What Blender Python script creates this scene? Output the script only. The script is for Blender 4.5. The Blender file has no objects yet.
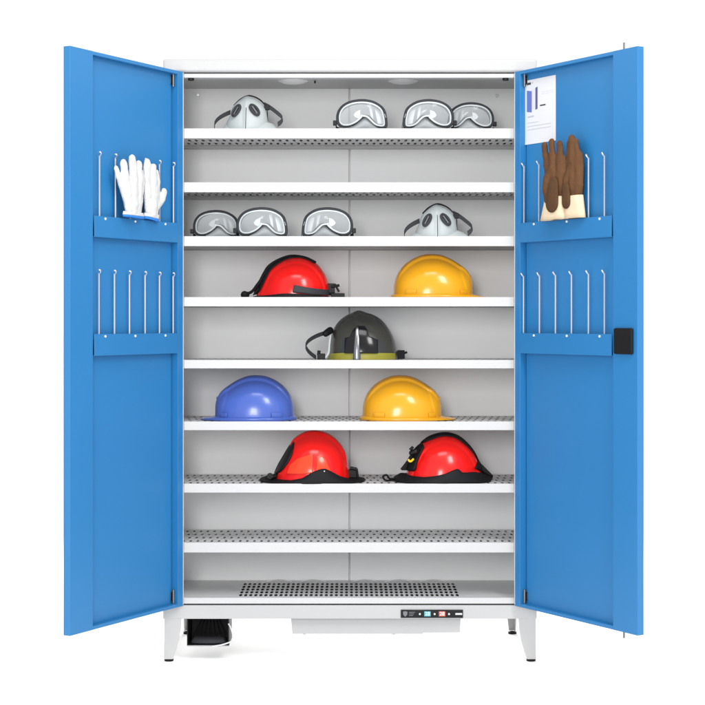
import bpy, math, random
from mathutils import Vector, Matrix
random.seed(7)
R = math.radians
S = 0.003234                 # metres per photo pixel on the cabinet's front plane
D = 1642 * S                 # camera distance to that plane
ZC = (662 - 320) * S         # camera height
sc = bpy.context.scene
COL = sc.collection

# ---------------------------------------------------------------- camera
cam_d = bpy.data.cameras.new("camera"); cam = bpy.data.objects.new("camera", cam_d); COL.objects.link(cam)
cam.location = (0, -D, ZC); cam.rotation_euler = (R(90), 0, 0)
cam_d.sensor_width = 36; cam_d.lens = 36 * 1642 / 705
cam_d.shift_x = 2.5 / 705; cam_d.shift_y = (320 - 352.5) / 705
cam_d.clip_start = 0.05; cam_d.clip_end = 300
sc.camera = cam
# ---------------------------------------------------------------- studio: white surround
w = bpy.data.worlds.new("World"); sc.world = w; w.use_nodes = True
bg = w.node_tree.nodes["Background"]
bg.inputs[0].default_value = (1.0, 1.0, 1.0, 1); bg.inputs[1].default_value = 1.11
# ---------------------------------------------------------------- key softbox and added fill lamps
def area(name, loc, target, size, power, col=(1, 1, 1)):
    l = bpy.data.lights.new(name, 'AREA'); l.shape = 'RECTANGLE'; l.size, l.size_y = size
    l.energy = power; l.color = col
    o = bpy.data.objects.new(name, l); COL.objects.link(o); o.location = loc
    o.rotation_euler = (Vector(target) - Vector(loc)).to_track_quat('-Z', 'Y').to_euler()
    return o
area("softbox_key", (1.7, -3.5, 3.9), (0, 0.1, 1.0), (0.9, 1.2), 80)
area("added_fill_front", (-.55, -5.5, 1.8), (0, 0.1, 1.05), (0.9, 1.2), 100)  # low front fill, added to brighten the shelf interiors
area("added_fill_top", (0, -2.2, 4.4), (0, -1.3, 0), (1.6, 1.0), 42)  # overhead fill, added to whiten the floor in front
area("added_fill_back", (0, 2.9, .75), (0, .1, 0), (1.0, .5), 80)  # unseen fill behind the cabinet, added to clear the floor shadow under it
# ---------------------------------------------------------------- exposure
sc.view_settings.view_transform = 'Standard'; sc.view_settings.look = 'None'
sc.view_settings.exposure = 0; sc.view_settings.gamma = 1
try:
    sc.cycles.max_bounces = 10; sc.cycles.diffuse_bounces = 6; sc.cycles.transparent_max_bounces = 16
    sc.cycles.use_denoising = True
except Exception:
    pass

# ================================================================ helpers
def fx(x): return (x - 350) * S
def fz(y): return (662 - y) * S
def kk(d): return (D + d) / D
def at(x, y, d):
    k = kk(d); return Vector(((x - 350) * S * k, d, ZC + (320 - y) * S * k))
def lin(r, g, b):
    f = lambda c: (c / 255 / 12.92) if c / 255 <= .04045 else ((c / 255 + .055) / 1.055) ** 2.4
    return (f(r), f(g), f(b))

def mat(name, c, rough=.45, metal=0, var=.04, vscale=6, bump=0, bscale=60, coat=0, emit=None, spec=.5, wave=None, alpha=None):
    m = bpy.data.materials.new(name); m.use_nodes = True
    nt = m.node_tree; b = nt.nodes["Principled BSDF"]
    b.inputs["Roughness"].default_value = rough; b.inputs["Metallic"].default_value = metal
    b.inputs["Specular IOR Level"].default_value = spec
    b.inputs["Coat Weight"].default_value = coat
    tc = nt.nodes.new("ShaderNodeTexCoord")
    n = nt.nodes.new("ShaderNodeTexNoise"); n.inputs["Scale"].default_value = vscale; n.inputs["Detail"].default_value = 5
    nt.links.new(tc.outputs["Object"], n.inputs["Vector"])
    mx = nt.nodes.new("ShaderNodeMix"); mx.data_type = 'RGBA'
    mx.inputs[6].default_value = (*[x * (1 - var) for x in c], 1)
    mx.inputs[7].default_value = (*[min(1, x * (1 + var)) for x in c], 1)
    nt.links.new(n.outputs["Fac"], mx.inputs[0]); nt.links.new(mx.outputs[2], b.inputs["Base Color"])
    mr = nt.nodes.new("ShaderNodeMapRange"); mr.inputs[3].default_value = rough * .85; mr.inputs[4].default_value = min(1, rough * 1.15)
    nt.links.new(n.outputs["Fac"], mr.inputs[0]); nt.links.new(mr.outputs[0], b.inputs["Roughness"])
    if bump:
        if wave:
            n2 = nt.nodes.new("ShaderNodeTexWave"); n2.inputs["Scale"].default_value = bscale; n2.bands_direction = wave
            n2.inputs["Distortion"].default_value = 1.5; n2.inputs["Detail"].default_value = 2
        else:
            n2 = nt.nodes.new("ShaderNodeTexNoise"); n2.inputs["Scale"].default_value = bscale; n2.inputs["Detail"].default_value = 3
        nt.links.new(tc.outputs["Object"], n2.inputs["Vector"])
        bp = nt.nodes.new("ShaderNodeBump"); bp.inputs["Strength"].default_value = bump; bp.inputs["Distance"].default_value = .002
        nt.links.new(n2.outputs["Fac"], bp.inputs["Height"]); nt.links.new(bp.outputs["Normal"], b.inputs["Normal"])
    if emit:
        b.inputs["Emission Color"].default_value = (*c, 1); b.inputs["Emission Strength"].default_value = emit
    if alpha is not None:
        b.inputs["Alpha"].default_value = alpha
    return m

M = dict(
    floor=mat("studio_floor", (.97, .967, .96), .8, var=.005, vscale=2),
    paint=mat("light_grey_powder_coat", (.45, .448, .445), .42, var=.015, vscale=4, bump=.05, bscale=700),
    inner=mat("grey_inner_sheet", (.84, .84, .84), .5, var=.02, vscale=4, bump=.05, bscale=700),
    plate=mat("grey_shelf_sheet", (.58, .58, .58), .45, var=.02, vscale=4, bump=.05, bscale=700),
    lip=mat("white_shelf_edge", (.53, .527, .523), .4, var=.015, vscale=4, bump=.04, bscale=700),
    blue=mat("blue_powder_coat", lin(35, 113, 169), .42, var=.03, vscale=3, bump=.06, bscale=800),
    black=mat("black_plastic", (.008, .008, .009), .45, spec=.22, var=.2, bump=.1, bscale=300),
    rubber=mat("black_rubber", (.008, .008, .009), .6, spec=.18, var=.2, bump=.15, bscale=250),
    gloss=mat("gloss_black", (.006, .006, .007), .14, spec=.3, var=.2),
    steel=mat("bright_steel", (.78, .79, .82), .22, metal=1, var=.05),
    chrome=mat("dark_polished_metal", (.20, .205, .215), .25, metal=1, var=.1),
    zinc=mat("zinc_wire", (.60, .62, .68), .34, metal=.85, var=.05),
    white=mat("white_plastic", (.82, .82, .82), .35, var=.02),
    wcable=mat("white_cable", (.62, .62, .62), .4, var=.02),
    yellow=mat("yellow_helmet_plastic", lin(218, 155, 20), .2, var=.04, vscale=9, bump=.03, bscale=120, coat=.1, spec=.4),
    hblue=mat("blue_helmet_plastic", lin(70, 96, 176), .22, var=.04, vscale=9, bump=.03, bscale=120, coat=.1, spec=.4),
    red=mat("red_helmet_lacquer", lin(226, 22, 18), .2, var=.06, vscale=9, bump=.02, bscale=90, coat=.1, spec=.35),
    orange=mat("orange_red_inlay", lin(238, 62, 26), .2, var=.06, vscale=12, coat=.1, spec=.35),
    olive=mat("olive_grey_lacquer", (.042, .040, .034), .24, var=.1, vscale=10, bump=.04, bscale=140, coat=.35, spec=.4),
    band=mat("yellow_green_band", lin(142, 137, 42), .4, var=.1, vscale=30, bump=.1, bscale=400),
    yel=mat("yellow_strip", lin(232, 190, 20), .4),
    strap=mat("dark_grey_webbing", (.034, .036, .041), .6, spec=.25, var=.15, vscale=60, bump=.35, bscale=450),
    maskf=mat("pale_grey_fleece", (.43, .465, .465), .85, var=.05, vscale=40, bump=.25, bscale=350),
    maskslit=mat("pale_filter_mesh", (.15, .155, .16), .7, spec=.2, var=.15, vscale=200),
    gskirt=mat("grey_goggle_body", (.30, .32, .33), .4, var=.06, vscale=20, bump=.05, bscale=200),
    grim=mat("clear_goggle_rim", (.60, .63, .64), .22, var=.04, coat=.3),
    knit=mat("white_cotton_knit", (.66, .66, .65), .9, var=.04, vscale=50, bump=.5, bscale=170, wave='X'),
    hem=mat("blue_knit_hem", lin(40, 120, 200), .9, var=.1, vscale=60, bump=.4, bscale=300),
    leather=mat("brown_split_leather", lin(92, 62, 38), .8, spec=.25, var=.5, vscale=18, bump=.5, bscale=160),
    leather2=mat("dark_brown_leather", lin(82, 57, 36), .85, spec=.25, var=.4, vscale=30, bump=.5, bscale=160),
    canvas=mat("cream_canvas", lin(216, 196, 166), .9, var=.05, vscale=40, bump=.4, bscale=420),
    paper=mat("white_paper", (.66, .66, .68), .55, var=.02, vscale=20),
    ink=mat("black_ink", (.03, .03, .035), .7),
    greyink=mat("grey_ink", (.42, .42, .46), .7),
    pblue=mat("printed_blue", lin(92, 110, 176), .6),
    plilac=mat("printed_lilac", lin(206, 200, 222), .6),
    pnavy=mat("printed_navy", lin(78, 84, 128), .6),
    teal=mat("teal_display", lin(70, 150, 160), .3, emit=.35),
    rdisp=mat("red_display", lin(200, 80, 66), .3, emit=.35),
    led=mat("white_display_mark", (.75, .75, .78), .4, emit=.25),
    dim=mat("grey_print", (.16, .16, .17), .5),
)
# goggle lens: clear plastic, part reflecting
m = bpy.data.materials.new("clear_lens"); m.use_nodes = True; nt = m.node_tree
b = nt.nodes["Principled BSDF"]; b.inputs["Base Color"].default_value = (.66, .70, .73, 1); b.inputs["Roughness"].default_value = .08
tr = nt.nodes.new("ShaderNodeBsdfTransparent"); tr.inputs[0].default_value = (.93, .95, .96, 1)
ms = nt.nodes.new("ShaderNodeMixShader"); ms.inputs[0].default_value = .23
nt.links.new(tr.outputs[0], ms.inputs[1]); nt.links.new(b.outputs[0], ms.inputs[2])
nt.links.new(ms.outputs[0], nt.nodes["Material Output"].inputs[0]); M['lens'] = m


class MB:
    def __init__(s): s.v = []; s.f = []; s.m = []; s.cur = 0
    def add(s, vs, fs):
        o = len(s.v); s.v += [tuple(p) for p in vs]
        for f in fs: s.f.append([i + o for i in f]); s.m.append(s.cur)
        return s
    def box(s, x0, x1, y0, y1, z0, z1):
        v = [(x, y, z) for x in (x0, x1) for y in (y0, y1) for z in (z0, z1)]
        return s.add(v, [(0, 1, 3, 2), (4, 6, 7, 5), (0, 4, 5, 1), (2, 3, 7, 6), (0, 2, 6, 4), (1, 5, 7, 3)])
    def grid(s, rows, cu=False, cv=False):
        n = len(rows[0]); nr = len(rows); vs = [p for r in rows for p in r]; fs = []
        for i in range(nr if cv else nr - 1):
            for j in range(n if cu else n - 1):
                a = i * n + j; b2 = i * n + (j + 1) % n; c = ((i + 1) % nr) * n + (j + 1) % n; d = ((i + 1) % nr) * n + j
                fs.append((a, b2, c, d))
        return s.add(vs, fs)
    def tube(s, path, r, n=10, caps=True, closed=False, flat=None):
        """round tube, r number or list; flat=(axis, factor) squashes the section along a world axis"""
        P = [Vector(p) for p in path]; N = len(P); rs = r if isinstance(r, (list, tuple)) else [r] * N
        rows = []; up = None
        for i in range(N):
            if closed: t = P[(i + 1) % N] - P[i - 1]
            else: t = P[min(i + 1, N - 1)] - P[max(i - 1, 0)]
            t.normalize()
            if up is None:
                up = Vector((0, 1, 0)) if abs(t.y) < .9 else Vector((1, 0, 0))
            a = (up - t * up.dot(t)); a.normalize(); up = a; bb = t.cross(a)
            row = []
            for j in range(n):
                q = 2 * math.pi * j / n; off = (a * math.cos(q) + bb * math.sin(q)) * rs[i]
                if flat: off[flat[0]] *= flat[1]
                row.append(P[i] + off)
            rows.append(row)
        s.grid(rows, cu=True, cv=closed)
        if caps and not closed:
            for row, rev in ((rows[0], 1), (rows[-1], 0)):
                s.add(row, [list(range(n))[::-1] if rev else list(range(n))])
        return s
    def capsule(s, path, rs, n=12, flat=None):
        P = [Vector(p) for p in path]; rs = list(rs)
        d0 = (P[0] - P[1]).normalized(); d1 = (P[-1] - P[-2]).normalized()
        pre = [(P[0] + d0 * rs[0] * math.sin(R(a)), rs[0] * math.cos(R(a))) for a in (85, 65, 40, 20)]
        post = [(P[-1] + d1 * rs[-1] * math.sin(R(a)), rs[-1] * math.cos(R(a))) for a in (20, 40, 65, 85)]
        return s.tube([p for p, _ in pre] + P + [p for p, _ in post], [q for _, q in pre] + rs + [q for _, q in post], n, True, False, flat)
    def band(s, path, width, thick=.002):
        """flat strap: path of points, width = vector across"""
        P = [Vector(p) for p in path]; rows = []
        for i, p in enumerate(P):
            t = (P[min(i + 1, len(P) - 1)] - P[max(i - 1, 0)]).normalized()
            wv = (width[i] if isinstance(width, list) else Vector(width)); wv = Vector(wv); nn = t.cross(wv).normalized() * thick / 2
            rows.append([p - wv / 2 - nn, p + wv / 2 - nn, p + wv / 2 + nn, p - wv / 2 + nn])
        s.grid(rows, cu=True); s.add(rows[0], [(3, 2, 1, 0)]); s.add(rows[-1], [(0, 1, 2, 3)])
        return s
    def disc(s, c, nrm, r, th, n=20, rx=None):
        nrm = Vector(nrm).normalized(); a = nrm.orthogonal().normalized(); b2 = nrm.cross(a); c = Vector(c)
        r1 = [c + (a * math.cos(q) + b2 * math.sin(q)) * r for q in [2 * math.pi * i / n for i in range(n)]]
        r2 = [p + nrm * th for p in r1]; r3 = [c + (p - c) * .8 + nrm * th * 1.25 for p in r1]
        s.grid([r1, r2, r3], cu=True); s.add(r3, [list(range(n))]); s.add(r1, [list(range(n))[::-1]])
        return s
    def prism(s, poly, axis, a, b2):
        """extrude a 2D polygon along an axis (1: poly is x,z; 2: poly is x,y)"""
        mk = (lambda p, t: (p[0], t, p[1])) if axis == 1 else (lambda p, t: (p[0], p[1], t))
        n = len(poly); v = [mk(p, a) for p in poly] + [mk(p, b2) for p in poly]
        return s.add(v, [list(range(n)), list(range(n, 2 * n))[::-1]] + [(i, i + n, (i + 1) % n + n, (i + 1) % n) for i in range(n)])
    def build(s, name, mats, parent=None, bevel=0, smooth=True, angle=38, loc=None, rot=None, mods=()):
        me = bpy.data.meshes.new(name); me.from_pydata(s.v, [], s.f)
        import bmesh
        bm = bmesh.new(); bm.from_mesh(me); bmesh.ops.recalc_face_normals(bm, faces=bm.faces); bm.to_mesh(me); bm.free()
        mats = mats if isinstance(mats, (list, tuple)) else [mats]
        for q in mats: me.materials.append(q)
        for p, i in zip(me.polygons, s.m): p.material_index = i
        if smooth:
            me.shade_smooth(); me.set_sharp_from_angle(angle=R(angle))
        o = bpy.data.objects.new(name, me); COL.objects.link(o)
        if parent: o.parent = parent
        if loc is not None: o.location = loc
        if rot is not None: o.rotation_euler = (0, 0, rot)
        if bevel:
            md = o.modifiers.new("bevel", 'BEVEL'); md.width = bevel; md.segments = 3 if bevel < .003 else 5; md.limit_method = 'ANGLE'; md.angle_limit = R(40)
        for t, kw in mods:
            md = o.modifiers.new(t.lower(), t)
            for k_, v_ in kw.items(): setattr(md, k_, v_)
        return o

def tag(o, label=None, cat=None, group=None, kind=None):
    if label: o['label'] = label
    if cat: o['category'] = cat
    if group: o['group'] = group
    if kind: o['kind'] = kind
    return o
def thing(name, loc, label, cat, group=None, rot=0):
    o = bpy.data.objects.new(name, None); COL.objects.link(o); o.location = loc; o.rotation_euler = (0, 0, rot)
    o.empty_display_size = .05
    return tag(o, label, cat, group)
def catmull(pts, n=8, closed=False):
    P = [Vector(p) for p in pts]; N = len(P); out = []
    for i in range(N if closed else N - 1):
        g = (lambda j: P[j % N]) if closed else (lambda j: P[max(0, min(N - 1, j))])
        p0, p1, p2, p3 = g(i - 1), g(i), g(i + 1), g(i + 2)
        for j in range(n):
            t = j / n
            out.append(.5 * (2 * p1 + (p2 - p0) * t + (2 * p0 - 5 * p1 + 4 * p2 - p3) * t * t + (3 * p1 - p0 - 3 * p2 + p3) * t ** 3))
    if not closed: out.append(P[-1])
    return out
def text_mesh(txt, size, name, m_, parent, loc, rot=(R(90), 0, 0), depth=.0003):
    cu = bpy.data.curves.new(name, 'FONT'); cu.body = txt; cu.size = size; cu.extrude = depth
    cu.align_x = 'CENTER'; cu.align_y = 'CENTER'
    t = bpy.data.objects.new(name, cu); COL.objects.link(t)
    me = bpy.data.meshes.new_from_object(t); bpy.data.objects.remove(t)
    me.materials.clear(); me.materials.append(m_)
    o = bpy.data.objects.new(name, me); COL.objects.link(o); o.parent = parent; o.location = loc; o.rotation_euler = rot
    return o

# ================================================================ the setting
fl = MB().add([(-60, -12, 0), (60, -12, 0), (60, 100, 0), (-60, 100, 0)], [(0, 1, 2, 3)]).build("floor", M['floor'], smooth=False)
tag(fl, kind='structure')

# ================================================================ cabinet
cab = thing("storage_cabinet", (0, 0, 0), "tall open light grey steel cabinet with blue double doors, many shelves and short tapered legs", "cabinet")
DEP = .37                                  # usable shelf depth
BACK = .50                                 # outer depth (air duct behind the back wall)
XL, XR = fx(166.2), fx(533.8)              # inner faces of the side walls
# cap
MB().box(fx(163), fx(537), -.006, BACK + .004, fz(72.2), fz(59)).build("top_cap", M['paint'], cab, bevel=.008)
MB().box(fx(183.8), fx(514.2), .002, .030, fz(77.6), fz(73.6)).build("lintel", M['lip'], cab, bevel=.0015)
for sx in (-1, 1):
    x0, x1 = sorted((sx * fx(536), sx * XR))
    x0, x1 = (fx(164), XL) if sx < 0 else (XR, fx(536))
    o = MB().box(x0, x1, 0, BACK, fz(605), fz(72.4)).build("side_panel", M['inner'], cab, bevel=.0008)
    p0, p1 = (fx(164.3), fx(183.4)) if sx < 0 else (fx(514.6), fx(535.7))
    MB().box(p0, p1, -.0025, .010, fz(604.9), fz(72.6)).build("front_post", M['inner'], cab, bevel=.0015)
MB().box(fx(166.4), fx(533.6), .0135, BACK - .002, fz(67), fz(66)).build("ceiling", M['inner'], cab)
# back wall: two sheets with an open joint
for a, b2 in ((fx(166.4), fx(348.6)), (fx(350.4), fx(533.6))):
    MB().box(a, b2, DEP + .012, DEP + .016, fz(603), fz(67.4)).build("back_panel", M['inner'], cab, bevel=.001)
MB().box(fx(343), fx(356), DEP + .022, DEP + .026, fz(603), fz(67.4)).build("joint_strip", M['inner'], cab)
MB().box(fx(164.4), fx(535.6), BACK + .0005, BACK + .003, fz(604), fz(73)).build("rear_panel", M['paint'], cab)
for px, py in ((198, 95), (497, 96)):
    MB().disc(at(px, py, DEP + .012), (0, -1, 0), .006, .003, 16).build("screw", M['steel'], cab)

def perf(mb, x0, x1, y0, y1, z, px, py, rx, ry, stagger):
    nx = max(1, round((x1 - x0) / px)); ny = max(1, round((y1 - y0) / py)); px = (x1 - x0) / nx; py = (y1 - y0) / ny
    for j in range(ny):
        ya, yb = y0 + j * py, y0 + (j + 1) * py; yc = (ya + yb) / 2
        off = px / 2 if (stagger and j % 2) else 0
        n = nx - 1 if off else nx
        if off:
            for a, b2 in ((x0, x0 + off), (x1 - off, x1)):
                mb.add([(a, ya, z), (b2, ya, z), (b2, yb, z), (a, yb, z)], [(0, 1, 2, 3)])
        for i in range(n):
            xc = x0 + off + (i + .5) * px; hx, hy = px / 2, py / 2
            vs = []
            for q in range(8):
                c, s_ = math.cos(q * math.pi / 4), math.sin(q * math.pi / 4)
                vs.append((xc + rx * c, yc + ry * s_, z))
            for sx, sy in ((1, 0), (1, 1), (0, 1), (-1, 1), (-1, 0), (-1, -1), (0, -1), (1, -1)):
                vs.append((xc + sx * hx, yc + sy * hy, z))
            mb.add(vs, [(q, 8 + q, 8 + (q + 1) % 8, (q + 1) % 8) for q in range(8)])

shelves = [(128, 138), (182, 192), (236, 246), (297, 306.4), (360, 368.5), (421.6, 430.4), (484, 493), (543, 553)]
plate_cache = {}
def shelf(t, b2, kind):
    h = (b2 - t) * S; w0, w1 = fx(183.6), fx(514.4)
    lip = MB().box(w0, w1, .010, .013, -h, 0).box(w0, w1, .0131, .022, -h, -h + .002).build("shelf", M['lip'], cab, bevel=.0008, loc=(0, 0, fz(t)))
    if kind not in plate_cache:
        pl = MB(); w0, w1 = fx(167), fx(533)
        if kind == 'open': pl.add([(w0 + .012, .030, -.003), (w1 - .012, .030, -.003), (w1 - .012, DEP - .012, -.003), (w0 + .012, DEP - .012, -.003)], [(0, 1, 2, 3)])
        else: perf(pl, w0 + .012, w1 - .012, .030, DEP - .012, -.003, .0232, .083, .0046 if kind == 'closed' else .0062, .0185 if kind == 'closed' else .024, True)
        za = -.003
        pl.add([(w0, .0142, za), (w1, .0142, za), (w1, .030, za), (w0, .030, za)], [(0, 1, 2, 3)])
        pl.add([(w0, DEP - .012, za), (w1, DEP - .012, za), (w1, DEP, za), (w0, DEP, za)], [(0, 1, 2, 3)])
        pl.add([(w0, .030, za), (w0 + .012, .030, za), (w0 + .012, DEP - .012, za), (w0, DEP - .012, za)], [(0, 1, 2, 3)])
        pl.add([(w1 - .012, .030, za), (w1, .030, za), (w1, DEP - .012, za), (w1 - .012, DEP - .012, za)], [(0, 1, 2, 3)])
        pl.add([(w0, DEP, za), (w1, DEP, za), (w1, DEP, za - .028), (w0, DEP, za - .028)], [(0, 1, 2, 3)])
        pl.add([(w0, DEP, za - .028), (w1, DEP, za - .028), (w1, DEP - .012, za - .028), (w0, DEP - .012, za - .028)], [(0, 1, 2, 3)])
        if kind == 'closed':
            pl.add([(w0, .024, -.024), (w1, .024, -.024), (w1, DEP - .0005, -.024), (w0, DEP - .0005, -.024)], [(0, 1, 2, 3)])  # unseen bottom skin, added to keep the cavity behind the holes dark
        if kind == 'open':      # folded bottom skin with a field of pressed collars
            zq = -.0195
            perf(pl, w0 + .03, w1 - .03, .045, DEP - .03, zq, .0232, .098, .0052, .027, True)
            for xa, xb, ya, yb in ((w0, w1, .024, .045), (w0, w1, DEP - .03, DEP - .0005), (w0, w0 + .03, .045, DEP - .03), (w1 - .03, w1, .045, DEP - .03)):
                pl.add([(xa, ya, zq), (xb, ya, zq), (xb, yb, zq), (xa, yb, zq)], [(0, 1, 2, 3)])
        o = pl.build("perforated_plate", M['plate'], lip, smooth=False)
        plate_cache[kind] = o
    else:
        o = plate_cache[kind].copy(); COL.objects.link(o); o.parent = lip
    return lip
for i, (t, b2) in enumerate(shelves): shelf(t, b2, 'open' if i < 4 else 'closed')
# bottom: floor plate with slotted outlet grille, front lip
zf = fz(598) - .003
bt = MB(); ga, gb = at(240, 590, .16).x, at(458, 590, .16).x
perf(bt, ga, gb, .045, .325, zf, .0165, .056, .0057, .0215, False)
for x0, x1, y0, y1 in ((XL, ga, .0145, DEP + .011), (gb, XR, .0145, DEP + .011), (ga, gb, .0145, .045), (ga, gb, .325, DEP + .011)):
    bt.add([(x0, y0, zf), (x1, y0, zf), (x1, y1, zf), (x0, y1, zf)], [(0, 1, 2, 3)])
bt.build("bottom_plate", M['plate'], cab, smooth=False)
MB().box(fx(183.6), fx(514.4), .004, .014, fz(604), fz(598)).build("bottom_lip", M['lip'], cab, bevel=.0012)
MB().box(ga - .01, gb + .01, .03, .34, fz(603.5), fz(603)).build("air_outlet_tray", M['black'], cab)
# raised wire loops at the rear of the grille
for px0 in (266, 300, 352, 386, 420):
    p0 = at(px0, 584.5, .335); p0.z = zf + .002
    MB().tube(catmull([p0, p0 + Vector((.03, 0, .006)), p0 + Vector((.06, 0, .006)), p0 + Vector((.09, 0, .0))], 5), .0018, 8).build("grille_clip", M['plate'], cab)
# ceiling lights
for px in (293, 403):
    c = at(px, 80, .2); zt = fz(67)
    ring = [(.066, 0), (.066, -.006), (.060, -.010), (.050, -.017), (.034, -.0235), (.016, -.0265), (.002, -.027)]
    lg = MB(); lg.grid([[(c.x + r * math.cos(q), c.y + r * math.sin(q), zt + z) for q in [2 * math.pi * i / 40 for i in range(40)]] for r, z in ring], cu=True)
    lm = lg.build("ceiling_light", M['white'], cab, angle=60)
    MB().box(c.x - .085, c.x + .085, c.y - .03, c.y + .03, zt - .005, zt - .0002).build("light_bracket", M['inner'], lm, bevel=.001)
cl = MB(); p = at(315, 82, .2); cl.box(p.x - .003, p.x + .003, .19, .2, fz(74.5), fz(67)).build("light_clip", M['black'], cab)
for px in (190.5, 506):
    MB().disc((fx(px), .016, fz(77.65)), (0, 0, -1), .010, .006, 18).build("bolt_socket", M['black'], cab)
# plinth + legs
MB().box(fx(163), fx(537), .001, .02, fz(619), fz(605.4)).build("plinth", M['paint'], cab, bevel=.002)
for a, b2 in ((163, 163 + 6), (531, 537)):
    MB().box(fx(a), fx(b2), .0205, BACK, fz(619), fz(605.4)).build("plinth_side", M['paint'], cab, bevel=.0015)
MB().box(fx(169.1), fx(530.9), .0205, BACK - .003, fz(608), fz(605.6)).build("base_plate", M['paint'], cab)
legs = []
for sx in (-1, 1):
    for back in (0, 1):
        pr = [(164, 618.5), (181.5, 618.5), (181, 628), (178.8, 640), (176, 650), (172.8, 659.4), (164.2, 659.4)]
        if back: pr = [(169.5, 618.5), (180, 618.5), (179.6, 628), (178.6, 640), (177.5, 650), (176.4, 659.4), (169.7, 659.4)]
        poly = [(fx(700 - x) if sx > 0 else fx(x), fz(y)) for x, y in pr]
        y0, y1 = (.0025, .0055) if not back else (BACK - .006, BACK - .003)
        g = MB().prism(poly, 1, y0, y1)
        xs = (fx(164), fx(164) + .003) if sx < 0 else (fx(536) - .003, fx(536))
        # side flange of the angle leg
        if back: xs = tuple(q - sx * 5.5 * S for q in xs)
        sp = [(0, 618.5), (.057, 618.5), (.054, 630), (.045, 645), (.030, 659.4), (0, 659.4)]
        v = []
        for xq in xs:
            for dd, y in sp: v.append((xq, (y1 + dd) if not back else (y0 - dd), fz(y)))
        n = len(sp)
        g.add(v, [list(range(n)), list(range(n, 2 * n))[::-1]] + [(i, i + n, (i + 1) % n + n, (i + 1) % n) for i in range(n)])
        lo = g.build("leg", M['paint'], cab, bevel=.0008)
        xc = (fx(168.3) if sx < 0 else fx(531.7)) - (sx * 4.6 * S if back else 0); yc = .02 if not back else BACK - .02
        f_ = MB(); rr = [(.0145, 0), (.015, .003), (.015, .0075), (.010, .0085)]
        f_.grid([[(xc + r * math.cos(q), yc + r * math.sin(q), z) for q in [2 * math.pi * i / 24 for i in range(24)]] for r, z in rr], cu=True)
        f_.build("foot_cap", M['rubber'], lo)
# blower housing under the floor
bl = MB(); zt, zb = fz(619.2), fz(635.6)
pf = [(fx(290.5), zt), (fx(461.5), zt), (fx(460.5), fz(634.2)), (fx(424), fz(634.4)), (fx(422.5), zb), (fx(292), zb)]
bl.prism(pf, 1, .028, .33)
bo = bl.build("blower_housing", M['paint'], cab, bevel=.0015)
for px in (304, 394): MB().disc((fx(px), .05, zb), (0, 0, -1), .005, .005, 12).build("screw", M['zinc'], bo)
# filter duct box, open to the front
fb = MB(); x0, x1, z0, z1 = fx(186), fx(228.4), fz(647.6), fz(619.2); t = .0035; y0, y1 = .03, .16
fb.box(x0, x1, y0, y1, z1 - t, z1).box(x0, x1, y0, y1, z0, z0 + t).box(x0, x0 + t, y0, y1, z0 + t, z1 - t).box(x1 - t, x1, y0, y1, z0 + t, z1 - t).box(x0 + t, x1 - t, y1 - t, y1, z0 + t, z1 - t)
fo = fb.build("filter_duct", M['black'], cab, bevel=.0008)
fn = MB()
for i in range(7):
    u = -1 + i / 3
    xb = (x0 + x1) / 2 + u * .052; xt = (x0 + x1) / 2 + u * .022
    fn.tube([(xb, .09, z0 + .026), (xt, .145, z1 - .012)], .0022, 8)
fn.build("filter_rib", M['rubber'], fo)
fs_ = MB(); cx_ = (x0 + x1) / 2
fs_.grid([[(cx_ + s_ * .058 * (1 - .1 * q), .055 + .02 * q - .012 * (1 - s_ * s_), z0 + .006 + .018 * q) for s_ in [-1 + i / 8 for i in range(17)]] for q in (0, .5, 1)])
fs_.build("filter_rim", M['strap'], fo, mods=[('SOLIDIFY', dict(thickness=.004))])
MB().box(x0 + .002, x1, .0285, .0297, z0 - .003, z0 + .001).build("duct_sill", M['paint'], fo)
cab_path = catmull([at(228.5, 623.5, .027), at(231.2, 629, .024), at(232.8, 636, .02), at(231.5, 641, .018), at(226, 643.6, .016), at(219, 645.4, .016), at(212, 646.4, .018)], 6)
MB().tube(cab_path, .0025, 10).build("power_cable", M['wcable'], cab)
# control panel
px0, px1, py0, py1 = 400.8, 463, 609.6, 617.8
cp = MB().box(fx(px0), fx(px1), -.003, .0008, fz(py1), fz(py0)).build("control_panel", M['gloss'], cab, bevel=.0012)
yq = -.0034
def pbox(a, b2, c, d_, m_, nm):
    return MB().box(fx(a), fx(b2), yq, -.0029, fz(d_), fz(c)).build(nm, m_, cp)
sh = [(403, 611.6), (405, 611), (407.4, 611.6), (407.2, 614.5), (405.2, 616.6), (403.2, 614.5)]
MB().prism([(fx(a), fz(b2)) for a, b2 in sh], 1, yq, -.0029).build("shield_emblem", M['dim'], cp)
for i in range(3): pbox(409, 415 - i, 611.8 + i * 1.6, 612.4 + i * 1.6, M['dim'], "print_line")
for x_ in (419.8, 434.6, 449.0):
    MB().disc((fx(x_), -.0029, fz(613.9)), (0, -1, 0), .0030, .0005, 14).build("button", M['led'], cp)
for xa, m_, tx in ((427.4, M['teal'], "28"), (442.0, M['rdisp'], "28")):
    d_ = MB().box(fx(xa - 3.2), fx(xa + 3.2), yq, -.0029, fz(616.2), fz(611.2)).build("display", m_, cp)
    text_mesh(tx, .0165, "display_digits", M['led'], d_, (fx(xa), yq - .0004, fz(613.7)))
pbox(455.4, 462, 613, 614.6, M['led'], "print_line")

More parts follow.
